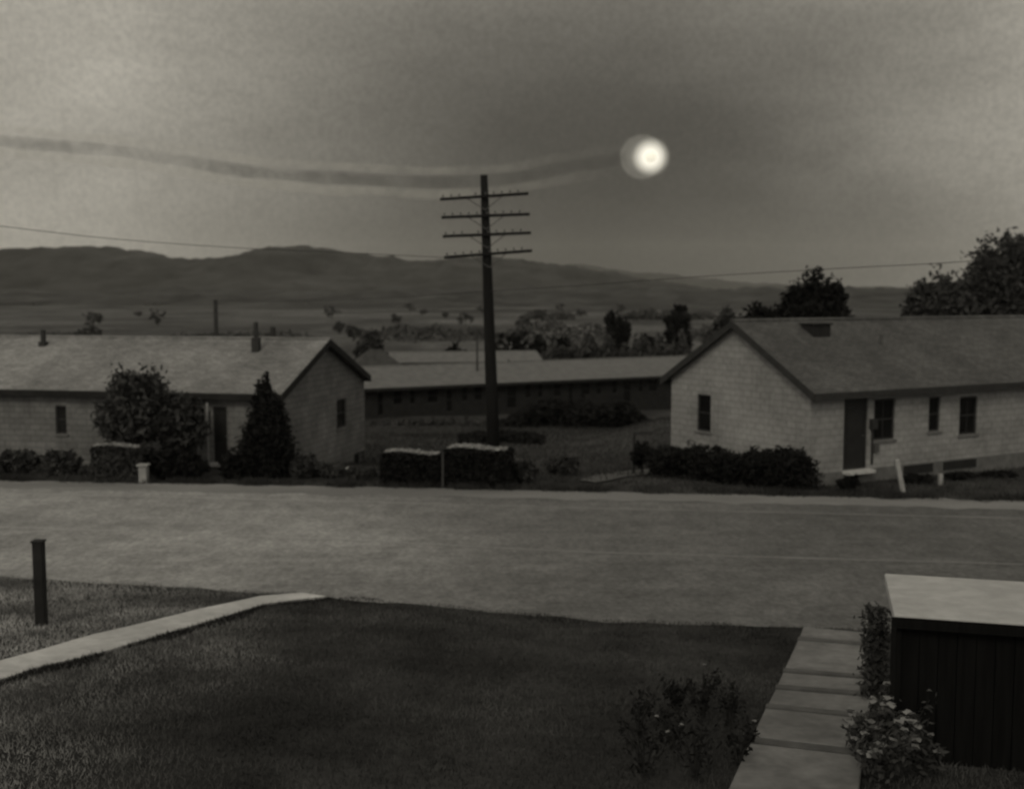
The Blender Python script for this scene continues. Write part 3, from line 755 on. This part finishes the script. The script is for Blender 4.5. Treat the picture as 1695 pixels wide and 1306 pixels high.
# left house front garden
tree_px('tree', 222, 598, 130, 36.2, 'wide loose dark tree against the front of the left house', m='leaf', n=7500, leaf=.075, trunk_frac=.16, nl=11, clump=.22)
tree_px('tree', 300, 652, 80, 36.6, 'smaller thin tree leaning on the left house just left of its door', m='leaf', n=3600, leaf=.07, trunk_frac=.15, nl=8, clump=.24)
make = at(440, 630, 35.6); z0 = terr(make.x, 35.6)
make_tree('evergreen_tree', (make.x, 35.6, z0), make.z - z0, 92 * 35.6 / F, 'tall dark pointed evergreen at the corner of the left house', m='leaf_dark', n=22000, leaf=.05, shape='cone', nl=12, trunk_frac=.05, clump=.25)
GS = 'shrubs in front of the left house'
for (x_, y_, w_, D_, m_, lb) in ((270, 738, 76, 35.0, 'leaf_dark', 'dark low shrub under the thin tree left of the door'),
                            (318, 748, 64, 34.9, 'leaf_dark', 'dark low shrub just left of the left house door'),
                            (388, 748, 60, 35.0, 'leaf_dark', 'dark low shrub between the door and the pointed evergreen'),
                            (500, 752, 56, 35.4, 'leaf', 'low shrub right of the pointed evergreen'),
                            (96, 742, 70, 35.6, 'leaf_grey', 'greyish shrub below the leftmost window'),
                            (30, 744, 70, 36.2, 'leaf_grey', 'greyish shrub at the far left edge across the road'),
                            (546, 766, 60, 35.6, 'leaf_grey', 'low grey shrub below the gable window of the left house'),
                            (600, 772, 50, 35.0, 'leaf_grey', 'low grey weedy shrub left of the clipped hedges')):
    shrub_px(x_, y_, w_, D_, lb, group=GS, m=m_, n=2600)
# clipped hedges
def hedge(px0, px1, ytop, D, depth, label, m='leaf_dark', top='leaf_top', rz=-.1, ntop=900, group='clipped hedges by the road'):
    a_ = at(px0, ytop, D); b_ = at(px1, ytop, D); L = b_.x - a_.x; z0 = terr((a_.x + b_.x) / 2, D) - .05; h_ = a_.z - z0
    t = thing('hedge', (a_.x, D, z0), rz, label, 'hedge', group)
    n = 7000
    P = rng.random((n, 3)) * np.array([L, depth, h_])
    k = rng.integers(0, 4, n)
    P[k == 0, 1] = rng.normal(0, .03, (k == 0).sum()); P[k == 1, 2] = h_ - np.abs(rng.normal(0, .03, (k == 1).sum()))
    P[k == 2, 0] = np.where(rng.random((k == 2).sum()) < .5, 0, L) + rng.normal(0, .03, (k == 2).sum())
    bow = .04 * np.sin(P[:, 0] * 3.1) * (P[:, 2] / h_)
    P[:, 2] += bow
    quads('foliage', P, .05, M[m], t)
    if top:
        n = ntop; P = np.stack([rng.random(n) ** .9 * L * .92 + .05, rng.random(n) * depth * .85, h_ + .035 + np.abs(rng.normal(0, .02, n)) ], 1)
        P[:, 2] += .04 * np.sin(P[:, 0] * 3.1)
        quads('skylit_leaf_top', P, .04, M[top], t, flat=.9)  # sky light on the flat top, painted as a layer of pale leaves
    mb = MB()
    for i in range(5):
        xx = L * (i + .5) / 5; mb.tube([(xx, depth / 2, -.1), (xx + .05, depth / 2, h_ * .5), (xx - .1, depth * .6, h_ * .8)], [.04, .03, .01], 6)
    mb.build('stem', M['bark'], t); return t
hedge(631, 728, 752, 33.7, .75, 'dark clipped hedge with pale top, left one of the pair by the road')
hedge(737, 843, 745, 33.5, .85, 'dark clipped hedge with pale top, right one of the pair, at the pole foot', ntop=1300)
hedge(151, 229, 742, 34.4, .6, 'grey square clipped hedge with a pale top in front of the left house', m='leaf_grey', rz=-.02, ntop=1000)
def post_thing(name, px, y0, y1, D, w, m, label, cat, lean=0, cap=True):
    a_ = at(px, y0, D); z0 = terr(a_.x, D) if y0 is None else a_.z; h_ = at(px, y1, D).z - z0
    t = thing(name, (a_.x, D, z0 - .0), 0, label, cat); t.rotation_euler = (0, lean, 0)
    MB().box(-w / 2, w / 2, -w / 2, w / 2, -.3, h_, .01).build('post', M[m], t, bevel=.012)
    if cap: MB().box(-w * .7, w * .7, -w * .7, w * .7, h_ + .003, h_ + .06, .005).build('cap', M['stone'], t, bevel=.015)
    return t
post_thing('stone_post', 238, 794, 771, 34.2, .24, 'leaf_top', 'short pale stone post beside the grey clipped hedge', 'post')
post_thing('stake', 733, 800, 748, 33.4, .07, 'leaf_grey', 'thin grey stake standing between the two dark clipped hedges', 'stake', cap=False)
# middle slope shrubs
for (x_, y_, w_, D_, m_, lb) in ((868, 762, 60, 34.5, 'leaf', 'low grey shrub right of the dark clipped hedges'),
                            (935, 752, 60, 36.5, 'leaf', 'low weedy shrub on the open slope right of the pole'),
                            (1063, 724, 40, 37.2, 'leaf_dark', 'small upright shrub beside the little crossboard left of the pale house')):
    shrub_px(x_, y_, w_, D_, lb, group='shrubs on the open slope', m=m_, n=2200 if m_ == 'leaf' else 1100, shape='low' if m_ == 'leaf' else 'round', trunk_frac=.2)
# woods and hedge lines far out in the valley
def far_wood(p0, p1, ya, yb, D, n, label):
    P = []
    for k in range(n):
        x_ = random.uniform(p0, p1); b_ = at(x_, ya + (yb - ya) * (x_ - p0) / (p1 - p0), D)
        g_ = mnoise.noise(Vector((b_.x * .035, D * .01, 5))); c_ = mnoise.noise(Vector((b_.x * .16, D * .01, 8)))
        if g_ < -.12: continue
        z0 = terr(b_.x, D); h_ = (b_.z - z0) * max(.12, .55 + .55 * g_ + .45 * c_)
        P.append((b_.x, D + random.gauss(0, 8), z0 + h_ * random.random() ** .7))
    tag(quads('far_wood', np.array(P), .8 * D / 500, M['leaf_grey']), label, 'wood', None, 'stuff')
for a_ in ((560, 1290, 534, 528, 330, 3500, 'broken dark hedge line in the nearest fields beyond the pole'), (40, 520, 546, 540, 300, 2600, 'broken dark hedge line just above the roof of the left house'), (830, 1290, 516, 511, 620, 3500, 'long dark tree line in the fields right of the pole'), (-60, 800, 506, 504, 1500, 4000, 'farthest thin tree line at the foot of the left hills')):
    far_wood(*a_)
t = at(1050, 717, 37.6); z0 = terr(t.x, 37.6)
sg = thing('crossboard_post', (t.x, 37.6, z0), R(10), 'little post with a dark flat crossboard left of the pale house', 'post')
MB().box(-.03, .03, -.03, .03, -.2, t.z - z0).build('post', M['far_wall'], sg); MB().box(-.05, .62, -.05, -.031, t.z - z0 - .05, t.z - z0 + .05).build('board', M['trim'], sg)
# round shrubs before the gable
GR = 'round shrubs before the pale gable'
for i, (x_, y_, w_, D_) in enumerate(((1112, 736, 84, 36.0), (1164, 738, 86, 35.2), (1214, 745, 78, 34.6), (1262, 740, 92, 34.0), (1312, 743, 90, 33.4))):
    shrub_px(x_, y_, w_, D_, ('leftmost dark round shrub of the row before the pale gable', 'second dark shrub from the left, under the gable window', 'third and smallest dark round shrub in the middle of the gable row',
        'fourth dark round shrub of the row before the pale gable', 'rightmost dark round shrub of the gable row at the house corner')[i], group=GR, n=5500, leaf=.05, nl=9, clump=.24)
shrub_px(1408, 786, 36, 32.9, 'small dark bush beside the front door step of the pale house', n=1500, leaf=.04)
# low bed along the right house
for x_, D_, w_, lb in ((1520, 34.9, 62, 'low dark bush between the leaning post and the short white marker'), (1590, 35.6, 62, 'low dark bush right of the short white marker'), (1652, 36.3, 60, 'low dark bush at the right end below the last window')):
    shrub_px(x_, 786 if x_ < 1560 else 781, w_, D_, lb, n=2200, leaf=.04, group='low bushes along the pale house')
post_thing('leaning_post', 1494, 812, 760, 32.9, .12, 'white', 'white post leaning left near the front door of the pale house', 'post', lean=-.22, cap=False)
post_thing('white_marker', 1556, 812, 784, 34.5, .13, 'white', 'short white marker post against the foundation of the pale house', 'post', cap=False)
# stones under left gable
for i, (x_, y_, s_) in enumerate(((566, 766, .16), (580, 768, .20), (594, 790, .12))):
    p = at(x_, y_, 36.5); bm = bmesh.new(); bmesh.ops.create_icosphere(bm, subdivisions=3, radius=s_)
    for v_ in bm.verts: v_.co *= 1 + .25 * mnoise.noise(v_.co * 6 + Vector((i, 0, 0))); v_.co.z *= .7
    me = bpy.data.meshes.new('rock'); bm.to_mesh(me); bm.free(); me.materials.append(M['stone'])
    o = bpy.data.objects.new('rock', me); COL.objects.link(o); o.location = (p.x, 36.5, terr(p.x, 36.5) + s_ * .4)
    tag(o, ('left of the two pale stones under the gable of the left house', 'right and larger pale stone under the gable of the left house', 'small pale stone nearer the clipped hedges')[i], 'stone', 'pale stones under the left gable')

# dirt patch
def patch(name, pts, z, m):
    v = [];
    for (x_, y_) in pts: p = ground(x_, y_); v.append(p)
    c = sum(v, Vector()) / len(v)
    V = []; Fc = []; K = 5
    for k in range(K + 1):
        for p in v:
            q = c.lerp(p, (k + .01) / (K + .01)); q.z = terr(q.x, q.y) + z; V.append(q)
    n = len(v)
    for k in range(K):
        for i in range(n): Fc.append((k * n + i, k * n + (i + 1) % n, (k + 1) * n + (i + 1) % n, (k + 1) * n + i))
    return tag(mesh_obj(name, V, Fc, m), kind='structure')
patch('dirt_path', [(960, 797), (990, 787), (1020, 784), (1050, 780), (1085, 778), (1085, 786), (1060, 788), (1030, 792), (1005, 798), (985, 801)], .05, M['dirt'])

# ------------------------------------------------------------------ foreground
# terraced walk on the right
g1 = ground(1330, 1043); g2 = ground(1240, 1240); wl0 = Vector((g1.x, g1.y)); wdir = (Vector((g2.x, g2.y)) - wl0).normalized(); wr = Vector((-wdir.y, wdir.x)); 
if wr.x < 0: wr = -wr
Lw = 12.5; cuts = [0, .8, 3.05, 4.0, 5.1, 6.6, 8.6, Lw]
walk = MB(); slp = MB()
def slab(mb, c4, dz, th=.4):
    n = len(mb.v); top = [(c.x, c.y, terr(c.x, c.y) + dz) for c in c4]
    mb.v += top + [(p[0], p[1], p[2] - th) for p in top]
    mb.f += [(n, n + 1, n + 2, n + 3), (n + 7, n + 6, n + 5, n + 4)] + [(n + q, n + 4 + q, n + 4 + (q + 1) % 4, n + (q + 1) % 4) for q in range(4)]
for i in range(len(cuts) - 1):
    a_, b_ = cuts[i], cuts[i + 1]; ns = .24 if i else 0; tl = random.uniform(-.012, .012)
    slab(walk, [wl0 + wdir * (a_ + ns), wl0 + wdir * (b_ - .012), wl0 + wdir * (b_ - .012) + wr * 1.22, wl0 + wdir * (a_ + ns) + wr * 1.22], .075 + tl)
    if not i: continue
    w_ = random.uniform(.15, .21)
    slab(slp, [wl0 + wdir * a_ - wr * .02, wl0 + wdir * (a_ + w_) - wr * .01, wl0 + wdir * (a_ + w_) + wr * 1.24, wl0 + wdir * a_ + wr * 1.23], .085)
wk = tag(walk.build('walkway', M['steps'], None, bevel=.02), kind='structure')
slp.build('step_edge', M['timber'], wk, bevel=.02)
# shed
rs = R(-15); As = Vector((math.cos(rs), math.sin(rs), 0)); SO = Vector((4.12, 12.05, 0)); zs = 2.22; zg = terr(4, 12)
shed = thing('shed', (SO.x, SO.y, zg), rs, 'black boarded shed with a pale flat roof at the lower right corner', 'shed')
mb = MB(); hh = zs - zg - .12
for i in range(26):
    mb.box(.06 + i * .19, .06 + i * .19 + .183, .06 + .004 * (i % 3), .10, -.4, hh)
mb.box(.06, .10, .104, 1.75, -.4, hh); mb.box(.101, 5.0, 1.70, 1.76, -.4, hh); mb.box(4.96, 5.0, .104, 1.699, -.4, hh)
mb.build('wall', M['shed'], shed)
MB().box(0, .055, 0, .055, -.4, hh).build('corner_post', M['shed'], shed)
MB().box(-.03, 5.1, -.05, 1.84, hh + .003, hh + .115).build('roof', M['roof_slab'], shed, bevel=.015)
MB().box(-.045, 5.1, -.066, -.052, hh - .03, hh + .09).build('roof_edge', M['shed'], shed)
# vine-covered post between walk and shed
p = ground(1457, 1168)
shv = thing('climbing_shrub', (4.70, 14.5, terr(4.70, 14.5)), 0, 'narrow upright shrub on a post between the walkway and the shed', 'shrub')
hv = 1.25
MB().tube([(0, 0, -.2), (.03, 0, hv)], .05, 8).build('post', M['bark'], shv)
P = rng.normal(size=(1800, 3)) * np.array([.085, .085, 0]); P[:, 2] = rng.random(1800) * hv
quads('foliage', P, .03, M['leaf_grey'], shv)
# left post
gp = thing('gate_post', (at(66, 1050, 18.2).x + .05, 18.2, terr(at(66, 1050, 18.2).x, 18.2)), 0, 'dark wooden post standing on the lawn at the left edge', 'post')
zt_ = at(66, 897, 18.2).z - terr(at(66, 1050, 18.2).x, 18.2)
MB().box(-.10, .06, -.08, .08, -.3, zt_, .008).build('post', M['far_wall'], gp, bevel=.012)
MB().box(-.115, .075, -.095, .095, zt_ + .002, zt_ + .03).build('cap', M['far_wall'], gp, bevel=.006)

# garden plants in the foreground
def rose(px, py, h, w, label, name='flowering_bush', nfl=20, m='leaf_dark', group='garden plants in the foreground', n=900, leaf=.035, fl='flower', fs=.03):
    p = ground(px, py); t = thing(name, tuple(p), 0, label, 'plant', group)
    mb = MB(); tips = []
    for i in range(11):
        a_ = random.uniform(0, 6.28); q = random.uniform(.25, .5) * w; e = (math.cos(a_) * q, math.sin(a_) * q, h * random.uniform(.6, 1))
        mb.tube([(0, 0, -.05), (e[0] * .35, e[1] * .35, e[2] * .5), e], [.012, .009, .004], 5); tips.append(e)
    mb.build('stem', M['bark'], t)
    T = np.array(tips); idx = rng.integers(0, len(T), n); k = rng.random(n)[:, None] ** .45
    P = T[idx] * np.concatenate([k, k, k], 1) + rng.normal(size=(n, 3)) * .05 * w / .6
    P[:, 2] = np.maximum(P[:, 2], .02)
    quads('foliage', P, leaf, M[m], t)
    for i in range(nfl):
        e = tips[i % len(tips)]; c = np.array(e) + rng.normal(size=3) * .06
        fm = MB(); k = 9; ri = []
        for q in range(k):      # a ruffled rosette of joined petals
            a_ = 2 * math.pi * q / k; r_ = fs * random.uniform(.75, 1.25)
            fm.v.append((c[0] + math.cos(a_) * r_, c[1] + math.sin(a_) * r_, c[2] + random.uniform(-.3, .5) * fs))
        fm.v.append((c[0], c[1], c[2] + fs * .5)); fm.v.append((c[0], c[1], c[2] - fs * .6))
        for q in range(k): fm.f += [(q, (q + 1) % k, k), ((q + 1) % k, q, k + 1)]
        fm.build('flower', M[fl], t)
    return t
specs = [(1056, 1222, .62, .45, 0, 'dark leafy plant, leftmost in the bed at the bottom'), (1120, 1178, .45, .40, 0, 'dark plant behind the others at the left of the bed'),
         (1112, 1240, .62, .45, 1, 'dark leafy plant in the bed, second from left at the front'), (1162, 1196, .72, .42, 1, 'tallest dark plant standing at the back of the bottom bed'),
         (1206, 1206, .60, .42, 0, 'dark plant at the right of the bed beside the walkway'), (1066, 1290, .7, .6, 1, 'dark plant at the lower left front corner of the bed'),
         (1150, 1290, .75, .6, 1, 'dark plant at the lower front of the bed'), (1222, 1268, .55, .4, 1, 'small dark plant touching the walkway edge')]
for (x_, y_, h_, w_, nf, lb) in specs: rose(x_, y_, h_, w_, lb, 'garden_plant', nf, n=150, leaf=.028)
for (x_, y_, h_, w_, lb) in ((1432, 1262, .62, .55, 'pale flowering bush beside the walkway, leftmost before the shed'), (1490, 1262, .78, .6, 'pale flowering bush in the middle before the black shed'),
                         (1535, 1290, .7, .6, 'pale flowering bush farthest right before the black shed'), (1455, 1300, .6, .6, 'pale flowering bush lowest at the bottom edge before the shed')):
    rose(x_, y_, h_, w_, lb, 'flowering_bush', 17, 'leaf', 'flowering bushes before the shed', 480, .03, 'flower', .048)

# grass: lawn blades near the camera
def grass(name, n, inside, xr, yr, h, w, m):
    q_ = 2 if n > 50000 else 40
    X = rng.uniform(*xr, n * q_); Y = rng.uniform(*yr, n * q_); P = []
    for x_, y_ in zip(X, Y):
        if inside(x_, y_): P.append((x_, y_, terr(x_, y_)))
        if len(P) >= n: break
    P = np.array(P); n = len(P)
    a_ = rng.uniform(0, 2 * np.pi, n); d_ = np.stack([np.cos(a_), np.sin(a_), 0 * a_], 1)
    hh_ = h * rng.uniform(.5, 1.3, n); ln = rng.normal(size=(n, 3)) * h * .45; ln[:, 2] = 0
    V = np.stack([P - d_ * w, P + d_ * w, P + ln + np.stack([0 * hh_, 0 * hh_, hh_], 1)], 1).reshape(-1, 3)
    me = bpy.data.meshes.new(name); me.vertices.add(3 * n); me.vertices.foreach_set('co', V.astype(np.float32).ravel())
    me.loops.add(3 * n); me.loops.foreach_set('vertex_index', np.arange(3 * n, dtype=np.int32))
    me.polygons.add(n); me.polygons.foreach_set('loop_start', np.arange(0, 3 * n, 3, dtype=np.int32)); me.update(calc_edges=True); me.validate()
    me.materials.append(m); o = bpy.data.objects.new(name, me); COL.objects.link(o); return tag(o, 'short rough grass', 'grass', None, 'stuff')
# keep the path clear: polygon test in plan
pu = [ground(*q) for q in [(-60, 1112), (60, 1080), (140, 1056), (250, 1030), (330, 1010), (425, 990), (500, 984)]]
pl = [ground(*q) for q in [(-60, 1148), (60, 1108), (165, 1083), (270, 1052), (360, 1026), (440, 1001), (540, 990)]]
poly = [(p.x, p.y) for p in pu] + [(p.x, p.y) for p in pl[::-1]]
def inpoly(x, y, P):
    c = False; j = len(P) - 1
    for i in range(len(P)):
        if (P[i][1] > y) != (P[j][1] > y) and x < (P[j][0] - P[i][0]) * (y - P[i][1]) / (P[j][1] - P[i][1]) + P[i][0]: c = not c
        j = i
    return c
def on_walk(x, y):
    q = Vector((x, y)) - wl0; a_ = q.dot(wdir); b_ = q.dot(wr); return -.1 < a_ < Lw and -.02 < b_ < 1.24
def lawn(x, y):
    if abs(x) > y * .50 + 1: return False
    if y > edge_near(x) + .18 + .25 * mnoise.noise(Vector((x * 1.3, 3, 0))): return False
    return not inpoly(x, y, poly) and not on_walk(x, y)
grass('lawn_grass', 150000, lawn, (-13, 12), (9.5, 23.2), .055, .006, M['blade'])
lowpts = pl
def verge(x, y):
    # longer unmown fringe along the lower side of the left path and here and there by the road
    for a_, b_ in zip(lowpts, lowpts[1:]):
        t_ = max(0, min(1, ((x - a_.x) * (b_.x - a_.x) + (y - a_.y) * (b_.y - a_.y)) / ((b_.x - a_.x) ** 2 + (b_.y - a_.y) ** 2)))
        d_ = math.hypot(x - a_.x - t_ * (b_.x - a_.x), y - a_.y - t_ * (b_.y - a_.y))
        if .05 < d_ < .22 + .35 * mnoise.noise(Vector((x * 1.2, y, 9))) and random.random() < 1.1 - 2.5 * d_ and not inpoly(x, y, poly): return lawn(x, y)
    e_ = edge_near(x) - y
    return -.16 < e_ < .35 and random.random() < .10 + .5 * mnoise.noise(Vector((x * .8, 4, 4))) - abs(e_ - .1) and not inpoly(x, y, poly) and not on_walk(x, y)
grass('fringe_grass', 16000, verge, (-10, 7), (12, 22.8), .075, .006, M['blade_dark'])
def far_verge(x, y):
    e_ = y - edge_far(x); return -.35 < e_ < .6 and random.random() < .35 + .8 * mnoise.noise(Vector((x * 1.1, 7, 4))) - .5 * abs(e_ - .2)
grass('verge_grass', 14000, far_verge, (-20, 20), (29, 36.5), .17, .012, M['blade_far'])
def slope(x, y):
    if abs(x) > y * .5 + 1 or y < edge_far(x) - .1 + .3 * mnoise.noise(Vector((x * 1.1, 3, 0))): return False
    q = Vector((x, y, 0)) - RO; lx = q.x * A.x + q.y * A.y; ly = q.x * B.x + q.y * B.y
    if -.1 < lx < Ln and -.1 < ly < Wd: return False
    return True
grass('slope_grass', 90000, slope, (-22, 26), (30, 84), .15, .016, M['blade_far'])

# ------------------------------------------------------------------ haze
bpy.context.view_layer.update()
hz = MB().box(-9500, 9500, -60, 9400, -12, 420).build('haze', vol('haze_air', 0.00004, (.96, .95, .90)), None)
tag(hz, kind='stuff')
